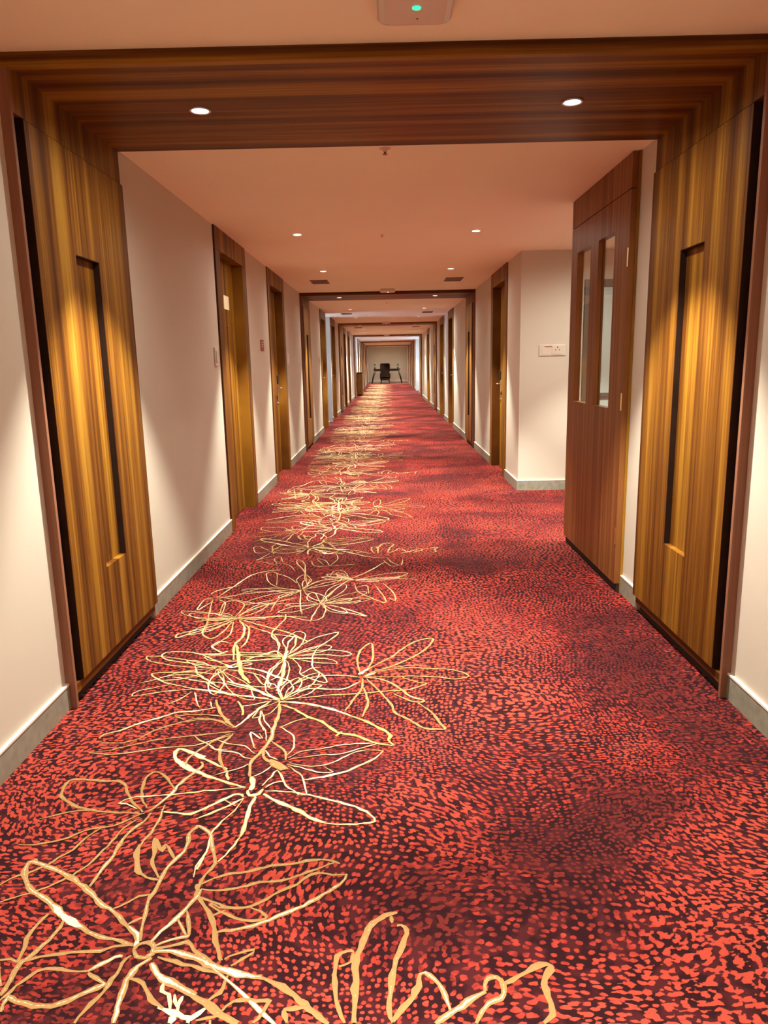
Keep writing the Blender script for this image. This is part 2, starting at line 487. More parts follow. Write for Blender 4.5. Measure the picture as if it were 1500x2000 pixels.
# ================================================================ ROOM DOORS
def room_door(n, s, y0, y1, extra):
    root = empty('door_%d' % n, (sx(s, 0), (y0 + y1) / 2, 0))
    tag(root, kind='structure')
    inv = Matrix.Translation(-root.location)
    def part(name, o, parent=None):
        o.parent = parent or root
        if parent is None: o.matrix_parent_inverse = inv
        return o
    a, b, zt = y0 + .16, y1 - .18, 2.32
    part('jamb', obj('jamb', boxes([sbox(s, -.14, .014, y0, a, 0, zt)]), 'wood', bevel=.002))
    part('jamb', obj('jamb', boxes([sbox(s, -.14, .014, b, y1, 0, zt)]), 'wood', bevel=.002))
    part('head_panel', obj('head_panel', boxes([sbox(s, -.14, .014, y0, y1, zt + .002, ZC)]), 'wood', bevel=.002))
    leaf = part('door_leaf', obj('door_leaf', boxes([sbox(s, -.128, -.086, a, b, .008, zt)]), 'wood'))
    part('back_stop', obj('back_stop', boxes([sbox(s, -T, -.14, y0, y1, 0, ZC)]), 'gap'))
    dl = -.086
    if extra == 'plate':
        part('number_plate', obj('number_plate', boxes([sbox(s, dl, dl + .004, 6.76, 6.97, 1.90, 2.02)]), 'sign_cream'))
        bm = bmesh.new()
        tube(bm, [(sx(s, dl), 6.855, 1.755), (sx(s, dl + .008), 6.855, 1.755)], .012, 12)
        part('peephole', obj('peephole', bm, 'brass'))
    if extra in ('lock', ''):
        hy = b - .10
        bm = bmesh.new()
        for k, (z, r) in enumerate(((1.30, .024),)):
            pass
        # rounded black reader above, slim plate below
        bm = bmesh.new(); box(bm, sx(s, dl), sx(s, dl + .022), hy - .03, hy + .03, 1.15, 1.27)
        part('card_reader', obj('card_reader', bm, 'black', bevel=.012))
        bm = bmesh.new(); box(bm, sx(s, dl), sx(s, dl + .012), hy - .025, hy + .025, .93, 1.15)
        part('lock_plate', obj('lock_plate', bm, 'chrome', bevel=.006))
        bm = bmesh.new()
        tube(bm, [(sx(s, dl), hy, 1.10), (sx(s, dl + .05), hy, 1.10), (sx(s, dl + .058), hy - .02, 1.10), (sx(s, dl + .06), hy - .13, 1.10)], .010, 10)
        part('lever', obj('lever', bm, 'chrome', smooth=True))
        bm = bmesh.new(); tube(bm, [(sx(s, dl), hy, .90), (sx(s, dl + .012), hy, .90)], .02, 14)
        part('keyhole_rose', obj('keyhole_rose', bm, 'chrome'))
for n, (s, y0, y1, e) in enumerate(DOORS):
    room_door(n + 1, s, y0, y1, e)

# lobby door in the far lobby wall, seen through the glass slits
root = empty('door_%d' % (len(DOORS) + 1), (2.5, 7.9, 0)); tag(root, kind='structure')
inv = Matrix.Translation(-root.location)
for nm, l, mt in (('door_frame', [(2.06, 2.97, 7.86, 7.9, 2.13, 2.20), (2.06, 2.12, 7.86, 7.9, 0, 2.13), (2.91, 2.97, 7.86, 7.9, 0, 2.13)], 'dark_rail'),
                  ('door_leaf', [(2.12, 2.91, 7.885, 7.9, 0, 2.13)], 'grey_screen'),
                  ('push_bar', [(2.2, 2.84, 7.86, 7.884, 1.0, 1.04)], 'dark_rail')):
    o = obj(nm, boxes(l), mt); o.parent = root; o.matrix_parent_inverse = inv

# ================================================================ GLAZED DOOR on the right
root = empty('glazed_door', (XR, 4.27, 0))
tag(root, 'tall reddish wooden door with two narrow glass slits, beside the right-hand portal', 'door')
inv = Matrix.Translation(-root.location)
def gpart(name, bm, mat, bevel=0):
    o = obj(name, bm, mat, bevel=bevel); o.parent = root; o.matrix_parent_inverse = inv; return o
y0, y1 = 4.275, 5.575
d0, d1 = .002, .047
za, zb = 1.098, 2.13
sl = [(4.545, 4.885), (5.065, 5.41)]
gpart('leaf', boxes([sbox(1, d0, d1, y0, sl[0][0], .055, 2.306), sbox(1, d0, d1, sl[0][1], sl[1][0], .055, 2.306), sbox(1, d0, d1, sl[1][1], y1, .055, 2.306),
                     sbox(1, d0, d1, sl[0][0], sl[0][1], .055, za), sbox(1, d0, d1, sl[1][0], sl[1][1], .055, za),
                     sbox(1, d0, d1, sl[0][0], sl[0][1], zb, 2.306), sbox(1, d0, d1, sl[1][0], sl[1][1], zb, 2.306)]), 'wood_screen')
gpart('transom_panel', boxes([sbox(1, d0, d1, y0, y1, 2.312, ZC - .003)]), 'wood_screen')
for a, b_ in sl:
    gpart('glass_pane', boxes([sbox(1, .014, .020, a, b_, za, zb)]), 'glass')
gpart('jamb', boxes([sbox(1, .001, .016, y0 - .012, y0 - .001, 0, ZC - .003)]), 'wood')
gpart('bottom_shadow_gap', boxes([sbox(1, .002, .03, y0, y1, .0, .05)]), 'gap')  # black strip paints the shade in the gap under the leaf
for z in (.35, 1.15, 1.95):
    bm = bmesh.new(); tube(bm, [(sx(1, .049), y0 + .008, z - .05), (sx(1, .049), y0 + .008, z + .05)], .006, 8)
    gpart('hinge', bm, 'brass')

# ================================================================ SMALL WALL FITTINGS
def fitting(name, label, cat, pieces, loc, bevel=.002):
    """pieces: (part name, box list or bmesh builder, material, bevel)"""
    r = empty(name, loc); tag(r, label, cat)
    iv = Matrix.Translation(-r.location)
    for nm, l, mt, bv in pieces:
        o = obj(nm, l() if callable(l) else boxes(l), mt, bevel=bv); o.parent = r; o.matrix_parent_inverse = iv
    return r
Y = OPEN_R1[1]
def pin(bm, x, z, r):
    tube(bm, [(x, Y - .014, z), (x, Y - .0155, z)], r, 10)
def pins():
    bm = bmesh.new()
    for x, z, r in ((1.792, 1.523, .008), (1.772, 1.497, .006), (1.812, 1.497, .006)): pin(bm, x, z, r)
    return bm
fitting('socket_plate', 'cream electrical plate with a three-pin socket and switch on the lobby wall', 'socket', [
    ('plate', [(1.60, 1.88, Y - .010, Y, 1.437, 1.553)], 'cream_plastic', .003),
    ('socket_module', [(1.735, 1.85, Y - .014, Y - .008, 1.452, 1.538)], 'cream_plastic', .002),
    ('blank_module', [(1.63, 1.73, Y - .012, Y - .008, 1.452, 1.525)], 'cream_plastic', .002),
    ('slot', [(1.655, 1.735, Y - .0135, Y - .0125, 1.528, 1.535)], 'sign_red', 0),
    ('pin_hole', pins, 'sign_red', 0)], (1.74, Y, 1.437))
for lab, s, yy, z in (('white rounded keycard switch on the left wall just before the first left door', -1, 5.94, 1.40),
                      ('small pale keycard switch on the left wall just beyond the second left door', -1, 10.25, 1.40),
                      ('tiny pale keycard switch on the left wall before the third left door', -1, 14.9, 1.40),
                      ('tiny pale keycard switch on the right wall before the second right door', 1, 15.5, 1.40)):
    fitting('keycard_switch', lab, 'switch', [
        ('plate', [sbox(s, 0, .012, yy - .05, yy + .05, z, z + .15)], 'white_plastic', .01),
        ('rocker', [sbox(s, .012, .018, yy - .03, yy + .03, z + .03, z + .12)], 'white_plastic', .005)], (sx(s, 0), yy, z))
def ramp_text():
    bm = bmesh.new()
    for k in range(3):
        box(bm, *sbox(-1, .011, .012, 8.10, 8.10 + .13 - .02 * k, 1.64 - .022 * k, 1.646 - .022 * k))
    return bm
fitting('room_sign', 'small red-brown sign plate on the left wall between the first two doors', 'sign', [
    ('backing', [sbox(-1, 0, .008, 8.08, 8.27, 1.55, 1.67)], 'sign_red', .002),
    ('printed_strip', ramp_text, 'sign_cream', 0)], (XL, 8.17, 1.55))

# ================================================================ CEILING FITTINGS
def make_light(name, kind, power, size, blend, loc, parent, radius):
    ld = bpy.data.lights.new(name, kind)
    ld.energy = power; ld.color = LAMP_COLOR
    ld.spot_size = size; ld.spot_blend = blend; ld.shadow_soft_size = radius
    o = bpy.data.objects.new(name, ld); col.objects.link(o)
    o.parent = parent; o.location = loc
    return o
proto = None
def downlight(x, y, z, label, group, beam=1.0):
    global proto
    if proto is None:
        root = empty('recessed_downlight', (x, y, z))
        bm = bmesh.new(); lathe(bm, [(.030, .0), (.040, -.001), (.046, -.004), (.043, -.006), (.036, -.0045)], n=28)
        # open ring
        bmesh.ops.delete(bm, geom=[f for f in bm.faces if len(f.verts) > 4], context='FACES_ONLY')
        obj('trim_ring', bm, 'white_plastic', root, smooth=True)
        bm = bmesh.new(); lathe(bm, [(.037, -.0005), (.037, -.003), (.02, -.0035)], n=28)
        obj('lens', bm, 'lens', root)
        make_light('lamp_beam', 'SPOT', LAMP_POWER, math.radians(78), .45, (0, 0, -.012), root, .02)
        make_light('lamp_spill', 'SPOT', LAMP_SPILL, math.radians(172), .9, (0, 0, -.014), root, .03)
        proto = root
    else:
        root = copy_tree(proto)
        root.location = (x, y, z)
    tag(root, label, 'downlight', group)
    return root
SEC = ['nearest', 'second', 'third', 'fourth', 'fifth', 'last']
for i, py in enumerate(PORTAL_Y):
    for s, w in ((-1, 'left'), (1, 'right')):
        downlight(-.775 if s < 0 else .80, py + .53, 2.464, 'round recessed downlight on the %s side of the %s wooden portal soffit' % (w, SEC[i]), 'downlights in the portal soffits')
CL = [(6.66, 'nearer pair between the first and second portals'), (9.25, 'farther pair between the first and second portals'),
      (15.78, 'nearer pair between the second and third portals'), (18.6, 'farther pair between the second and third portals'),
      (24.9, 'nearer pair between the third and fourth portals'), (27.6, 'farther pair between the third and fourth portals'),
      (33.9, 'nearer pair between the fourth and fifth portals'), (36.6, 'farther pair between the fourth and fifth portals'),
      (43.0, 'nearer pair between the fifth and last portals'), (45.8, 'farther pair between the fifth and last portals'),
      (50.6, 'pair in front of the end wall'),
      (0.25, 'pair above the viewer'), (-2.4, 'pair behind the viewer')]
for y, d in CL:
    for s, w in ((-1, 'left'), (1, 'right')):
        downlight(-.76 if s < 0 else .785, y, ZC, 'small bright ceiling downlight, %s of the %s' % (w, d), 'downlights in the pink ceiling')
downlight(2.3, 5.4, ZC, 'added unseen ceiling downlight deep inside the right-hand lobby, behind the slits of the glazed door', 'downlights in the pink ceiling')  # added out of sight to light the lobby wall behind the slits
downlight(2.2, 6.9, ZC, 'ceiling downlight inside the right-hand lobby, hidden behind the glazed door', 'downlights in the pink ceiling')

for o in [o for o in col.objects if o.name.startswith('recessed_downlight') and o.location.x > 2]:
    for c in o.children:
        if c.name.startswith('lamp_spill'):
            c.data = c.data.copy(); c.data.energy = LAMP_SPILL * 2      # lobby spill raised to brighten the view through the slits
        if c.name.startswith('lamp_beam'):
            c.data = c.data.copy(); c.data.energy = LAMP_POWER * .5

vproto = None
def vent(x, y, label):
    global vproto
    if vproto is None:
        r = empty('ceiling_vent', (x, y, ZC))
        w, d = .105, .20
        obj('backing', boxes([(-w, w, -d, d, -.002, 0)]), 'vent_dark', r)
        obj('frame', boxes([(-w - .012, -w, -d - .012, d + .012, -.009, 0), (w, w + .012, -d - .012, d + .012, -.009, 0), (-w, w, -d - .012, -d, -.009, 0), (-w, w, d, d + .012, -.009, 0)]), 'vent', r)
        sm = obj('slat', boxes([(-w, w, -.006, .006, -.007, -.005)]), 'vent', r)
        sm.location = (0, -d + .02, 0)
        for k in range(1, 15):
            c = sm.copy(); col.objects.link(c); c.location = (0, -d + .02 + k * .026, 0)
        vproto = r
    else:
        r = copy_tree(vproto); r.location = (x, y, ZC)
    tag(r, label, 'vent', 'ceiling air vents')
for y, d in ((10.4, 'second'), (17.0, 'third'), (23.8, 'fourth')):
    vent(-.905, y, 'grey slatted ceiling vent, left one before the %s portal' % d if d != 'fourth' else 'tiny grey ceiling vent, left one beyond the third portal')
    vent(.92, y, 'grey slatted ceiling vent, right one before the %s portal' % d if d != 'fourth' else 'tiny grey ceiling vent, right one beyond the third portal')

# ceiling wireless boxes (rounded square, shallow dome)
def rsq(bm, prof, w, r, n=6):
    rings = []
    for k, z in prof:
        pts = []
        for cx, cy, a0 in ((1, 1, 0), (-1, 1, 90), (-1, -1, 180), (1, -1, 270)):
            for j in range(n + 1):
                a = math.radians(a0 + 90 * j / n)
                pts.append(((cx * (w - r) + r * math.cos(a)) * k, (cy * (w - r) + r * math.sin(a)) * k, z))
        rings.append([bm.verts.new(p) for p in pts])
    m_ = len(rings[0])
    for a, c in zip(rings, rings[1:]):
        for k in range(m_): bm.faces.new((a[k], a[(k + 1) % m_], c[(k + 1) % m_], c[k]))
    bm.faces.new(rings[0][::-1]); bm.faces.new(rings[-1])
ap = None
for i, (x, y, lab) in enumerate([(.105, 2.50, 'white rounded-square ceiling box with a green light at the top edge of the picture'),
                                 (.02, 11.62, 'white rounded ceiling box just in front of the second portal'),
                                 (-.02, 20.75, 'white rounded ceiling box just in front of the third portal'),
                                 (-.02, 29.8, 'tiny white rounded ceiling box just in front of the fourth portal')]):
    if ap is None:
        r = empty('ceiling_wireless_box', (x, y, ZC))
        bm = bmesh.new(); rsq(bm, [(.86, 0), (.90, -.012), (1.0, -.018), (1.0, -.030), (.94, -.040), (.80, -.045)], .118, .035)
        obj('housing', bm, 'white_plastic', r, smooth=False)
        bm = bmesh.new(); lathe(bm, [(.013, -.0445), (.013, -.0475), (.008, -.0485)], .003, -.018, 20, 1.0, .9)
        obj('indicator_light', bm, 'led', r)
        bm = bmesh.new(); lathe(bm, [(.004, -.0445), (.004, -.046)], .008, .055, 10)
        obj('reset_hole', bm, 'sign_red', r)
        ap = r
    else:
        r = copy_tree(ap); r.location = (x, y, ZC)
        for c in r.children:
            if c.name.startswith('indicator'):
                me = c.data.copy(); me.materials[0] = MAT['warm_led']; c.data = me
    tag(r, lab, 'wireless box', 'ceiling wireless boxes')

sp = None
for x, y, lab in ((.007, 4.13, 'small brown sprinkler head just beyond the nearest portal beam'), (-.028, 6.77, 'tiny sprinkler dot between the first pair of ceiling downlights'),
                  (-.48, 17.6, 'small dark detector on the pale ceiling strip before the third portal'), (0.0, 14.1, 'tiny sprinkler head beyond the second portal')):
    if sp is None:
        r = empty('sprinkler_head', (x, y, ZC))
        bm = bmesh.new(); lathe(bm, [(.030, 0), (.030, -.003), (.012, -.007), (.010, -.018)], n=20); obj('escutcheon', bm, 'white_plastic', r)
        bm = bmesh.new(); lathe(bm, [(.006, -.018), (.006, -.026), (.013, -.028), (.013, -.030)], n=16); obj('deflector', bm, 'sign_red', r)
        sp = r
    else:
        r = copy_tree(sp); r.location = (x, y, ZC); r.scale = (.6, .6, .6)
    tag(r, lab, 'sprinkler', 'ceiling sprinklers')

# ================================================================ FURNITURE AT THE FAR END
r = empty('side_cabinet', (XL + .13, 32.9, 0))
tag(r, 'small wooden cabinet with a dark top standing against the left wall far down the corridor', 'cabinet')
def lp(name, lst, mat, parent, bevel=.003):
    return obj(name, boxes(lst), mat, parent, bevel=bevel)
lp('body', [(-.10, .11, -.55, .55, .06, .96)], 'wood', r)
lp('top', [(-.115, .125, -.57, .57, .96, 1.0)], 'wood_dark', r)
lp('plinth', [(-.10, .09, -.53, .53, 0, .06)], 'wood_dark', r)
for yy in (-.275, .275):
    dd = lp('door', [(.110, .122, yy - .265, yy + .265, .09, .93)], 'wood', r)
    h = obj('handle', boxes([(.122, .135, yy + (.2 if yy < 0 else -.22), yy + (.22 if yy < 0 else -.2), .45, .6)]), 'brass', dd)

# console with splayed legs
r = empty('console_table', (-.07, 51.0, 0))
tag(r, 'long dark console table with splayed legs against the far end wall', 'table')
lp('top', [(-.92, .92, -.2, .2, .92, .99)], 'wood_dark', r)
lp('apron', [(-.84, .84, -.16, .16, .84, .92)], 'wood_dark', r)
for s in (-1, 1):
    for t in (-1, 1):
        bm = bmesh.new(); tube(bm, [(s * .80, t * .13, .90), (s * .93, t * .17, .45), (s * 1.03, t * .19, .01)], .03, 10, [.062, .052, .036])
        obj('leg', bm, 'wood_dark', r, smooth=True)
# plants on the console
pp = None
for x, lab in ((-.88, 'small dark green plant on the left end of the far console table'), (.70, 'small dark round plant on the right end of the far console table')):
    if pp is None:
        r = empty('potted_plant', (x, 51.0, .99))
        bm = bmesh.new(); lathe(bm, [(.035, 0), (.06, .03), (.055, .10), (.045, .12)], n=18); obj('pot', bm, 'black', r, smooth=True)
        random.seed(4); bm = bmesh.new()
        for k in range(60):
            a, e, q = random.random() * 2 * PI, random.uniform(-.3, 1.4), random.uniform(.5, 1)
            c = Vector((.09 * q * math.cos(a) * math.cos(e), .09 * q * math.sin(a) * math.cos(e), .22 + .12 * q * math.sin(e)))
            u = Vector((random.uniform(-1, 1), random.uniform(-1, 1), random.uniform(-1, 1))).normalized() * .035
            w = u.cross(Vector((random.random(), random.random(), random.random()))).normalized() * .014
            vs = [bm.verts.new(c + o_) for o_ in (-u, w, u, -w)]; bm.faces.new(vs)
        tube(bm, [(0, 0, .1), (0, 0, .25)], .006, 6)
        lv = obj('foliage', bm, 'plant', r); lv['kind'] = 'stuff'
        pp = r
    else:
        r = copy_tree(pp); r.location = (x, 51.0, .99); r.rotation_euler = (0, 0, 1.3)
    tag(r, lab, 'plant', 'plants on the console')

# high-backed armchair seen from behind
r = empty('armchair', (-.18, 49.9, 0))
tag(r, 'tall dark brown armchair seen from behind, in front of the console table', 'chair')
def pad(name, x0, x1, y0, y1, z0, z1, bevel, mat='leather'):
    bm = boxes([(x0, x1, y0, y1, z0, z1)]); o = obj(name, bm, mat, r); md = o.modifiers.new('b', 'BEVEL'); md.width = bevel; md.segments = 4
    return o
pad('backrest', -.30, .30, -.34, -.20, .42, 1.36, .05)
pad('seat', -.27, .27, -.22, .36, .34, .50, .05)
pad('seat_base', -.32, .30, -.34, .36, .24, .36, .03)
for s in (-1, 1):
    pad('armrest', s * .25, s * .35, -.30, .36, .34, .72, .04)
    pad('wing', s * .24, s * .33, -.30, -.06, .80, 1.32, .03)
for s in (-1, 1):
    for t in (-.28, .30):
        bm = bmesh.new(); tube(bm, [(s * .26, t, .25), (s * .28, t, .01)], .02, 8, [.04, .03]); obj('leg', bm, 'wood_dark', r)

# ================================================================ CARPET FLOWERS (yarn of another colour, one part per flower)
# stroke lists: width cm, pale-core strength, then x,y in mm on the carpet
FLOWERS = [
 ("gold", """1.6 2 -649,1536 -635,1515 -614,1511 -601,1523 -601,1544 -622,1557 -644,1551 -651,1536
2 3 -655,1549 -694,1567 -730,1572 -766,1586 -807,1610 -864,1643 -928,1698 -982,1735 -1011,1757 -1043,1795 -1061,1835 -1065,1864 -1037,1861 -1003,1846 -962,1825 -916,1798 -849,1748 -801,1701 -762,1675 -726,1646 -692,1612 -662,1584 -648,1562
1.6 0 -1065,1856 -1058,1870 -1046,1876
2.6 9 -928,1698 -864,1643 -807,1610
1.5 3 -641,1562 -649,1598 -657,1644 -666,1703 -661,1734 -657,1782 -654,1838 -634,1879 -624,1928 -631,1986 -618,2015 -610,2022 -573,1991 -557,1952 -540,1907 -522,1847 -535,1802 -544,1764 -544,1732
0.9 1 -754,1675 -719,1699 -697,1719 -667,1729
0.9 3 -698,1617 -679,1633 -657,1644
1.6 6 -615,1555 -599,1592 -573,1633 -556,1676 -537,1716 -533,1742
1.5 9 -649,1545 -651,1571 -659,1584 -689,1612
1.2 4 -602,1548 -567,1565 -533,1578 -524,1582 -541,1633 -553,1667
1.3 1 -600,1540 -558,1548 -524,1560 -501,1534 -469,1512 -442,1487
0.9 5 -572,1643 -552,1610 -530,1582
2.4 7 -597,1531 -557,1530 -510,1517 -473,1502 -441,1483 -398,1467 -354,1454 -321,1450
1.9 0 -335,1452 -287,1434 -252,1411 -224,1385 -201,1364 -178,1343 -152,1326
1.3 1 -582,1514 -537,1497 -494,1484 -459,1472 -420,1463
2.4 7 -592,1494 -566,1462 -533,1438 -496,1419 -463,1400
2.2 1 -473,1403 -436,1381 -410,1363 -378,1342 -351,1328
1.9 6 -597,1510 -622,1486 -632,1459 -634,1428 -630,1391 -628,1359 -624,1332
1.4 1 -626,1451 -595,1435 -570,1405 -550,1383 -525,1368
1.3 1 -650,1519 -661,1495 -666,1463 -674,1432 -683,1399 -701,1367 -711,1333
1.6 6 -669,1516 -687,1512 -713,1492 -737,1472
1.2 1 -737,1472 -784,1475 -839,1482 -869,1462 -886,1432 -895,1406 -905,1395
1.8 3 -733,1468 -710,1452 -682,1436 -714,1414 -749,1393 -780,1379 -820,1380 -866,1391 -890,1402 -891,1381 -888,1363
1.2 1 -664,1549 -701,1550 -729,1533 -776,1534 -823,1526 -870,1519 -913,1505 -939,1512 -965,1510
1.6 2 -863,1634 -867,1588 -882,1553 -899,1511 -911,1495 -909,1451 -909,1421 -911,1406
1.3 1 -917,1659 -928,1621 -931,1576 -919,1524 -920,1499
1.3 0 -402,1455 -404,1421 -418,1399 -433,1385
1.3 0 -394,1360 -372,1384 -342,1387 -304,1383 -292,1386 -302,1355 -319,1328
1.1 0 -445,1336 -401,1349
1 0 -419,1503 -393,1519 -352,1531 -365,1511 -385,1495 -399,1483
1.5 0 -204,1364 -231,1364 -252,1361 -253,1347 -244,1327"""),
 ("white", """1.7 9 -538,1372 -510,1361 -493,1354 -457,1343 -433,1367
1.8 9 -493,1354 -501,1330
1.7 9 -457,1343 -462,1330
1.1 3 -490,1354 -497,1379 -491,1400
1.1 1 -508,1365 -526,1404 -542,1415 -546,1438
0.9 1 -498,1372 -510,1404"""),
 ("gold", """1.3 1 -541,1764 -512,1785 -477,1801 -422,1813 -385,1824 -356,1835 -310,1840 -260,1853 -218,1858 -182,1851 -161,1842
1.1 1 -181,1846 -229,1818 -273,1794 -320,1773 -376,1768 -411,1756 -446,1746 -490,1741 -536,1745
1.2 1 -497,1690 -468,1675 -424,1671 -389,1678 -350,1702 -318,1733 -276,1758 -242,1793 -212,1801 -181,1792 -139,1796
1.6 5 -139,1796 -156,1756 -198,1720 -232,1690 -265,1666 -311,1640 -350,1620 -389,1602 -422,1596 -456,1592
1.6 0 -539,1721 -509,1680 -485,1641 -466,1604 -455,1559 -437,1524 -425,1499
1 1 -532,1716 -491,1695 -458,1679 -431,1672
1.1 1 -499,1685 -465,1660 -436,1645 -398,1630 -352,1627 -339,1639 -360,1658 -385,1673
1 0 -483,1646 -451,1665
1.8 1 -552,1764 -543,1742 -542,1711"""),
 ("gold", """1.7 5 -798,2100 -772,2144 -751,2198 -742,2245 -720,2303 -698,2346 -687,2382 -701,2396
1.2 1 -805,2123 -841,2176 -862,2257 -863,2316 -840,2337 -802,2306 -763,2254 -740,2221
1.4 1 -811,2101 -857,2146 -895,2201 -921,2250 -955,2280 -998,2281 -1064,2292 -1119,2297 -1132,2272 -1126,2215 -1107,2183 -1054,2144 -995,2120 -931,2104 -876,2099 -818,2094
0.9 1 -952,2112 -1014,2113 -1063,2103 -1100,2086 -1133,2073
1 1 -804,2093 -826,2080 -857,2045 -893,2025 -925,2019 -962,2007 -999,1974 -1041,1956 -1089,1944 -1135,1945
1 1 -916,2019 -946,1967 -958,1916 -987,1881 -1008,1849 -1048,1818 -1084,1796 -1101,1769
0.9 1 -804,2065 -819,2058 -847,2017 -852,1971 -868,1914 -881,1866 -899,1832 -913,1809 -923,1799 -950,1772 -996,1741 -1038,1721 -1066,1703
1.5 3 -782,2093 -790,2050 -815,2010 -826,1958 -830,1889 -839,1831 -844,1791 -850,1759
1.1 3 -751,2136 -749,2099 -747,2049 -751,1995 -764,1956 -765,1912
2 0 -765,1937 -763,1900 -755,1870 -735,1823 -718,1805
1.1 0 -735,1823 -699,1794 -664,1782
1.5 0 -664,1793 -701,1851 -714,1905 -734,1968 -712,1936 -690,1904 -691,1936 -666,1904 -645,1873"""),
 ("cream", """0.8 9 -910,2148 -893,2170 -861,2185 -808,2187 -750,2194 -684,2204 -641,2215 -624,2215 -508,2230
0.8 9 -910,2148 -880,2147 -838,2116
1.5 9 -745,2099 -698,2091 -653,2086 -617,2118 -619,2112 -571,2161 -527,2195 -503,2177
1.2 9 -631,2059 -593,2086 -543,2126 -501,2168
0.8 9 -559,2156 -518,2126
1.8 9 -497,2212 -484,2185 -455,2193 -446,2219
2 9 -508,2230 -566,2259 -644,2299 -689,2330 -736,2361 -782,2408 -710,2338 -759,2375 -807,2441 -807,2494 -754,2468 -694,2428 -737,2449 -668,2400 -596,2347
1.1 5 -596,2347 -587,2307 -575,2278
2.4 9 -489,2212 -485,2248 -499,2295
1.9 9 -439,2192 -386,2148 -321,2104 -271,2059 -221,2030
1.1 9 -221,2030 -167,2021 -110,2023 -65,2034 -83,2074 -144,2120 -205,2147 -284,2180 -364,2204 -437,2210
1.7 9 -462,2175 -473,2125 -469,2028 -472,1968
0.9 9 -472,1968 -491,1905 -516,1855
0.8 9 -501,2168 -511,2117 -545,2045 -564,1985 -559,1941 -562,1879 -570,1823 -560,1889 -573,1837 -567,1791
0.9 9 -452,2238 -429,2293 -414,2332 -382,2264 -373,2236 -339,2208 -320,2181
0.8 9 -440,2228 -413,2255 -377,2264"""),
 ("gold", """2.6 1 -452,2404 -421,2382 -388,2341 -417,2352 -443,2383
0.8 8 -386,2412 -342,2459 -275,2473 -202,2499 -128,2508 -65,2506 -116,2479 -193,2438 -271,2430 -337,2416 -385,2402
0.8 8 -377,2381 -319,2359 -254,2362 -191,2407 -126,2458 -41,2455
1.4 9 -41,2455 -63,2413 -112,2368 -165,2325 -227,2297 -315,2271
0.9 9 -380,2361 -335,2310 -315,2271 -294,2180
0.8 8 -386,2371 -335,2349 -272,2318 -218,2316 -253,2352
0.9 9 -395,2434 -376,2487 -391,2579 -420,2616 -448,2648
1.1 2 -467,2535 -433,2500 -404,2455 -396,2402
1.8 3 -489,2883 -472,2771 -474,2655 -472,2570 -483,2491 -506,2426 -519,2375 -504,2295
0.8 7 -544,2787 -541,2695 -504,2619 -485,2536
0.8 7 -542,2773 -516,2694 -482,2630
0.9 9 -516,2480 -533,2514 -559,2608 -526,2572 -506,2559 -524,2595
1 7 -479,2468 -455,2425 -424,2403
1.5 1 -485,2469 -478,2425 -443,2383
0.9 8 -504,2416 -545,2422 -586,2461 -640,2473 -691,2497
0.9 8 -516,2448 -560,2504 -628,2523 -675,2553
0.8 8 -525,2375 -557,2346 -597,2327 -630,2308
0.8 8 -440,2362 -466,2323 -494,2295"""),
 ("gold", """1.6 6 -630,2647 -600,2709 -570,2788 -520,2877
1.6 1 -630,2647 -702,2752 -760,2892
0.9 1 -640,2666 -712,2713 -797,2729 -861,2692
0.9 1 -624,2616 -716,2601 -830,2581
1.4 1 -626,2599 -647,2529 -651,2485 -627,2388 -591,2327
1.2 3 -624,2587 -681,2553 -723,2487 -752,2423 -749,2371
1 1 -634,2647 -722,2713 -798,2716 -866,2693 -946,2633 -995,2563 -1070,2542 -1140,2556
0.9 1 -897,2758 -848,2718
1.6 8 -747,2821 -818,2796 -892,2785 -944,2747 -1026,2691 -1080,2637 -1130,2608 -1140,2579
0.9 2 -660,2711 -732,2753 -822,2763 -895,2752
0.9 2 -634,2617 -708,2601 -810,2581 -911,2560 -983,2528 -1072,2486 -1135,2472
1 5 -1135,2472 -1062,2459 -975,2472 -901,2492 -825,2506 -736,2521 -636,2599
0.9 7 -772,2591 -745,2555 -701,2520 -669,2485 -623,2484"""),
 ("bright", """2 8 -493,2883 -546,2929 -634,3008 -751,3076
1.8 8 -535,2899 -639,2925 -724,2950 -799,2983 -900,3010
0.8 7 -898,3002 -990,2990 -1070,2963 -1137,2943 -1128,2995 -1069,3024 -1009,3054
0.9 7 -530,2870 -591,2844 -634,2831
1.9 7 -513,2973 -508,3083 -513,3219 -529,3329
1.3 2 -662,2875 -628,2803 -618,2749
0.8 8 -549,2787 -541,2707 -508,2619
1.9 8 -480,2868 -387,2851 -306,2820 -213,2762 -173,2728
1.6 1 -173,2728 -123,2693 -60,2629 -13,2567 -24,2533 -4,2493
1.6 1 -476,2840 -412,2796 -348,2727 -288,2686 -221,2598 -154,2572 -82,2518 -7,2487
1.8 0 -225,2568 -203,2603
0.9 2 -458,2896 -360,2907 -263,2926 -163,2930 -31,2955 70,2966 147,3026 113,3035 39,3094
1.3 7 -444,2940 -369,2990 -280,2979 -213,2985 -148,3053
1.1 3 -449,3032 -387,3095 -305,3125 -235,3122 -157,3102
0.8 4 -453,2642 -399,2690 -347,2720"""),
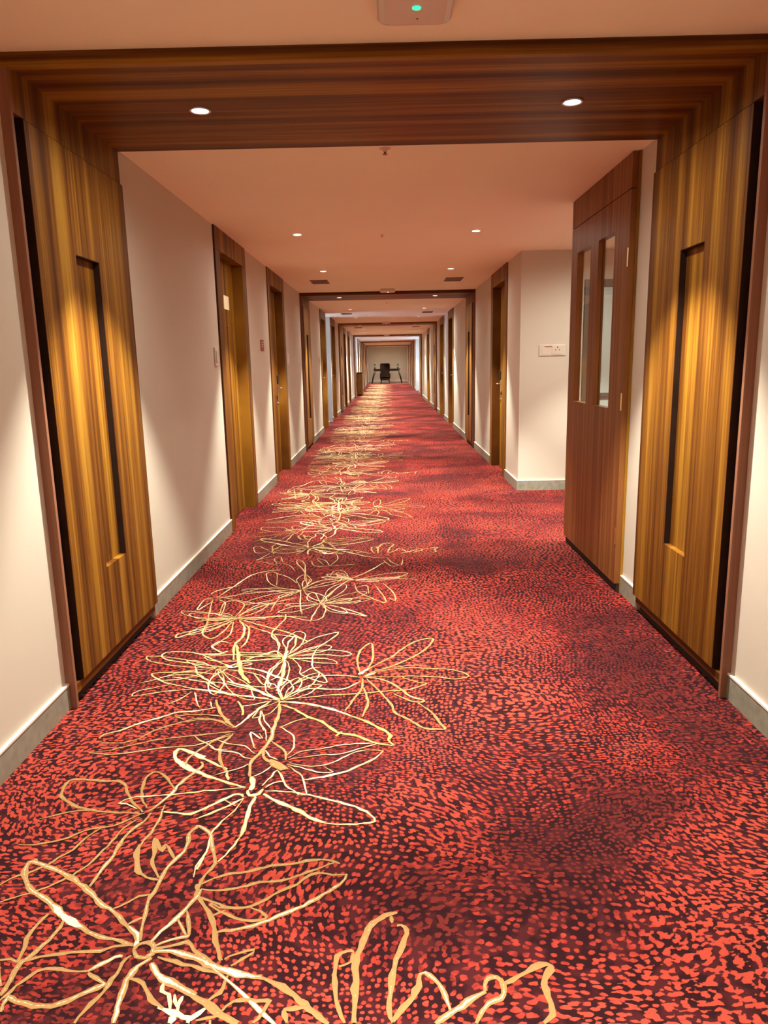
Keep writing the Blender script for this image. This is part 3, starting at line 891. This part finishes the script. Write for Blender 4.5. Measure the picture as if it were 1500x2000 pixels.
 ("gold", """1.3 2 -151,3135 -172,3295 -161,3409 -110,3508 -98,3329 -111,3220 -137,3152
1.3 2 -144,3135 -82,3237 -9,3325 53,3439 134,3539 210,3556 159,3415 80,3303 -9,3216 -81,3167 -136,3118
1.1 2 -136,3118 -52,3165 62,3195 162,3183 254,3170 308,3143 341,3091 279,3061 199,3088 74,3101 -52,3098 -129,3109
0.8 1 -17,3199 77,3221 164,3218
1.5 3 -136,3101 -45,3065 23,2983 74,2892 125,2861 118,2840 79,2848 2,2924
1.4 1 104,2833 151,2750 177,2671 199,2608 161,2610 119,2617 62,2687 1,2755 -11,2823 -64,2956 -121,3084
1.3 1 -142,3085 -139,2989 -168,2886 -201,2775
1.3 1 -132,2989 -112,2884 -113,2799 -130,2720
2.2 9 -158,3127 -138,3160 -117,3194
1.6 9 -129,3109 -81,3149"""),
 ("bright", """1 6 -521,3366 -462,3503 -393,3605 -289,3672 -325,3559 -395,3459 -506,3365
1 6 -511,3347 -436,3411 -338,3426 -253,3413 -201,3372 -248,3345 -333,3368 -446,3363
0.9 6 -501,3327 -426,3324 -336,3320
1.2 6 -524,3385 -535,3527 -509,3633 -497,3504 -511,3404
1.1 5 -537,3367 -570,3387 -583,3529 -643,3661 -602,3896 -612,3973
1 6 -486,3327 -436,3216 -428,3146 -357,3077 -299,3051 -328,3142 -379,3222 -389,3399 -339,3539
0.9 6 -428,3146 -378,3213 -341,3212
0.9 6 -643,3661 -514,3611 -427,3543
1 6 -542,3367 -588,3427 -648,3371 -717,3336
1 6 -544,3329 -638,3314 -725,3299
1 6 -531,3291 -576,3204 -578,3037 -650,3172
2.4 8 -530,3310 -529,3386 -527,3425"""),
 ("bright", """1.1 6 -780,3247 -864,3324 -959,3404 -1045,3437 -1135,3431 -1140,3383 -1091,3333 -1008,3302 -911,3271 -801,3239
1.3 6 -836,3399 -896,3461 -921,3502 -896,3564 -835,3540
2.2 8 -829,3438 -859,3400 -912,3398 -959,3404
2.3 2 -799,3518 -766,3396 -732,3263 -694,3140 -643,3056
1.2 4 -777,3229 -826,3162 -903,3182 -1012,3186 -1123,3174 -1047,3087 -948,3035 -887,3010
0.9 7 -1019,3136 -957,3117 -863,3080 -803,3062
0.9 7 -1148,3075 -1094,3105 -1024,3153 -923,3149 -839,3096
1.2 6 -943,3254 -906,3165 -835,3079 -771,3013
1 7 -835,3079 -823,3145 -787,3212
1 7 -780,3247 -713,3318 -675,3354 -581,3427
1.7 8 -725,3227 -642,3206 -551,3134 -457,3065
0.8 7 -953,2863 -914,2913 -890,2971
0.8 7 -870,2971 -840,2881 -812,2823
0.8 7 -780,2879 -760,2822
2.2 8 -799,3266 -762,3229 -736,3246"""),
 ("bright", """1.3 7 -878,3910 -967,3768 -1040,3725 -1106,3660 -1138,3629 -1145,3684 -1074,3727 -990,3793 -911,3899
0.8 5 -887,3910 -998,3903 -1112,3871
1.3 3 -1055,3996 -1027,3843 -1023,3724 -998,3655 -946,3609 -906,3719 -894,3861
1.1 4 -886,3860 -863,3671 -885,3585 -913,3502
1.7 4 -856,3884 -806,3760 -788,3624 -807,3518 -774,3320
1.2 4 -829,3833 -781,3759 -755,3579 -767,3475
1.2 3 -870,3909 -769,3830 -663,3754 -533,3656 -440,3543
0.9 5 -852,3908 -741,3915 -613,3934 -480,3915
0.9 5 -785,3783 -660,3684 -606,3594 -582,3487
0.9 5 -886,3918 -749,3928 -611,3939 -450,3847
1.2 6 -881,3952 -800,4090 -696,4196 -581,4268
1 4 -890,3936 -878,4057 -888,4169 -962,4230 -1012,4175 -988,3958"""),
 ("gold", """1.6 8 -1077,4295 -1014,4545 -949,4773 -853,4867 -770,4887
1 5 -1072,4275 -970,4330 -864,4449 -739,4485
1 5 -1064,4295 -914,4368 -778,4401 -601,4434
1.2 8 -1109,4378 -1135,4380 -1089,4462 -987,4543
1.2 7 -1077,4295 -1144,4259 -1140,4071 -1088,4237
1.2 3 -1093,4257 -1055,3996 -1007,3701
1 5 -1055,4255 -1000,4175 -976,3957
1 5 -1082,4316 -954,4249 -789,4163 -591,4153"""),
 ("gold", """1 5 -572,4411 -725,4484 -813,4623 -852,4816 -788,4812 -745,4529
1.1 5 -572,4411 -548,4150 -515,3968
1.1 5 -572,4411 -682,4274 -704,4013
1 5 -788,4812 -690,4709 -617,4566
1.2 3 -540,4473 -590,4800 -678,5066 -673,5149 -613,5007 -574,4655 -536,4561
1 3 -562,4431 -487,4604 -355,4642
1 5 -549,4431 -442,4556 -287,4638
1 5 -570,4390 -658,4374 -785,4444"""),
 ("gold", """1 5 -425,4144 -475,4343 -514,4345 -513,4225 -446,4164
1.1 5 -425,4144 -442,3999 -452,3864 -397,3894 -386,4032 -407,4143
1.2 7 -419,4144 -338,4029 -240,3971 -145,3915 -243,4024 -369,4122
0.9 6 -409,4162 -286,4155 -189,4188 -224,4133
1 4 -425,4144 -386,4338 -309,4548"""),
 ("gold", """1.5 6 -280,4637 -156,4823 -45,5051
1 3 -281,4661 -325,4833 -396,4838 -413,4692
1 3 -272,4614 -138,4652 52,4640 172,4610
1.2 3 -16,4645 108,4708
1.2 5 -279,4614 -343,4462 -392,4258
1.2 3 -242,4544 -209,4369 -129,4243 -41,4142 -54,4279 -109,4514
1.2 3 -56,4533 9,4336 20,4177 -17,4237
1 3 -225,4455 -161,4495 -144,4324"""),
 ("gold", """2 1 -36,1633 -70,1597 -86,1552 -98,1510 -102,1470 -99,1394 -99,1325
1.4 0 -108,1523 -125,1523 -147,1507 -148,1471 -148,1432 -142,1384 -120,1325
1 0 -108,1519 -113,1490 -142,1479
1.7 1 -85,1572 -66,1613 -35,1638 -1,1647
1.3 0 -19,1635 -14,1612
1.7 1 -2,1604 17,1597 22,1575 9,1540 -5,1494 -15,1447 -20,1402 -21,1359 -16,1324
1.9 0 -16,1329 9,1362 31,1390 44,1420 49,1450
1.5 5 49,1450 62,1458 80,1438 100,1408 107,1379 110,1351
1.9 4 76,1322 107,1344 139,1364 169,1388 195,1403
1.7 3 195,1403 199,1432 216,1442 234,1432 239,1406 226,1384 200,1370 182,1350 164,1321
2 0 245,1424 279,1442 316,1469 350,1477 356,1461 334,1434 331,1404 336,1368 333,1341 310,1319
1.2 5 -30,1192 14,1050 71,993 82,1156
1.2 7 -30,1192 -166,1230 -308,1358 -492,1527
1.2 4 -60,1138 -1,971 57,994"""),
 ("gold", """1 5 -923,1432 -1030,1598 -1073,1569 -1028,1409 -949,1403
1 5 -918,1401 -966,1227 -991,1200 -872,1308
1 3 -815,1078 -859,1220 -822,1275 -786,1131
1 3 -811,1050 -887,1110 -986,1172
1 3 -815,5048 -730,5015 -666,4855"""),
 ("gold", """1 4 -435,999 -475,1138 -540,1198 -481,1029
1 4 -435,999 -389,1188 -415,1336
1 4 -435,999 -335,1019 -234,1039
1 4 -435,999 -537,1006 -580,1145"""),
]

def spline(pts, n=5):
    P = [pts[0]] + pts + [pts[-1]]
    out = []
    for i in range(1, len(P) - 2):
        a, b, c, d = [Vector(q) for q in P[i - 1:i + 3]]
        k = max(2, min(n, int((c - b).length / .018)))
        for j in range(k):
            t = j / k
            out.append(.5 * ((2 * b) + (c - a) * t + (2 * a - 5 * b + 4 * c - d) * t * t + (3 * b - a - 3 * c + d) * t ** 3))
    out.append(Vector(P[-1]))
    return out
random.seed(11)
PERIOD = 3.97
zoff = 0.0
def extra_petals(data, rnd):
    """thin crossing petals around the hearts of the pale, densest flowers"""
    first = [[int(c) / 1000 for c in ln.split()[2].split(',')] for ln in data.strip().splitlines()]
    cx, cy = sorted(p[0] for p in first)[len(first) // 2], sorted(p[1] for p in first)[len(first) // 2]
    out = []
    for k in range(7):
        a = rnd.uniform(0, 2 * PI); ln = rnd.uniform(.16, .42); wd = rnd.uniform(.10, .2)
        pts = []
        for u, v in ((.04, .0), (.3, .5), (.62, .9), (.88, .6), (1.0, 0), (.85, -.55), (.55, -.8), (.25, -.4), (.03, 0)):
            u2, v2 = u * ln, v * wd * ln + rnd.uniform(-.008, .008)
            pts.append('%d,%d' % ((cx + u2 * math.cos(a) - v2 * math.sin(a)) * 1000, (cy + u2 * math.sin(a) + v2 * math.cos(a)) * 1000))
        out.append('%.1f %d ' % (rnd.uniform(.7, .95), rnd.choice((4, 6, 7))) + ' '.join(pts))
    return '\n'.join(out)
for fi, (tone, data) in enumerate(FLOWERS):
    if tone == 'bright' or fi in (13, 14, 15):
        data = data.strip() + '\n' + extra_petals(data, random.Random(fi))
    me_v, me_f, uvs = [], [], []
    for ln in data.strip().splitlines():
        t = ln.split()
        w, h = float(t[0]) * .0082, int(t[1])
        pts = [tuple(int(c) / 1000 for c in q.split(',')) for q in t[2:]]
        pts = [(x, y) for x, y in pts if x > XL + .02]
        if len(pts) < 2: continue
        s = spline([(x, y, 0) for x, y in pts])
        zoff = random.uniform(.0012, .0028)
        n = len(s); base = len(me_v)
        ph = random.random() * 9
        for k, p in enumerate(s):
            t_ = (s[min(k + 1, n - 1)] - s[max(k - 1, 0)])
            if t_.length < 1e-6: t_ = Vector((1, 0, 0))
            t_.normalize(); nn = Vector((-t_.y, t_.x, 0))
            u = k / (n - 1)
            taper = .55 + .45 * min(1, 4 * u, 4 * (1 - u))
            ww = w * taper * (1 + .22 * math.sin(ph + k * 1.7) + random.uniform(-.13, .13)) / 2
            hl = h / 9 * (.8 + .3 * math.sin(ph + k * .5)) * min(1, .4 + 3 * min(u, 1 - u))
            jit = random.uniform(-.0022, .0022)
            for q, uu in ((-1, 0), (0, .5), (1, 1)):
                c = p + nn * (ww * q + jit)
                me_v.append((max(c.x, XL + .014), c.y, zoff + (.0012 if q == 0 else 0))); uvs.append((uu, hl))
            if k:
                a = base + 3 * (k - 1); b_ = base + 3 * k
                me_f += [(a, a + 1, b_ + 1, b_), (a + 1, a + 2, b_ + 2, b_ + 1)]
    me = bpy.data.meshes.new('flower_outline')
    me.from_pydata(me_v, [], me_f)
    ul = me.uv_layers.new(name='stroke')
    for l in me.loops: ul.data[l.index].uv = uvs[l.vertex_index]
    me.materials.append(MAT[tone])
    for k in range(-1, 12):
        o = bpy.data.objects.new('flower_outline', me); col.objects.link(o)
        o.parent = floor; o.location = (0, k * PERIOD, 0)
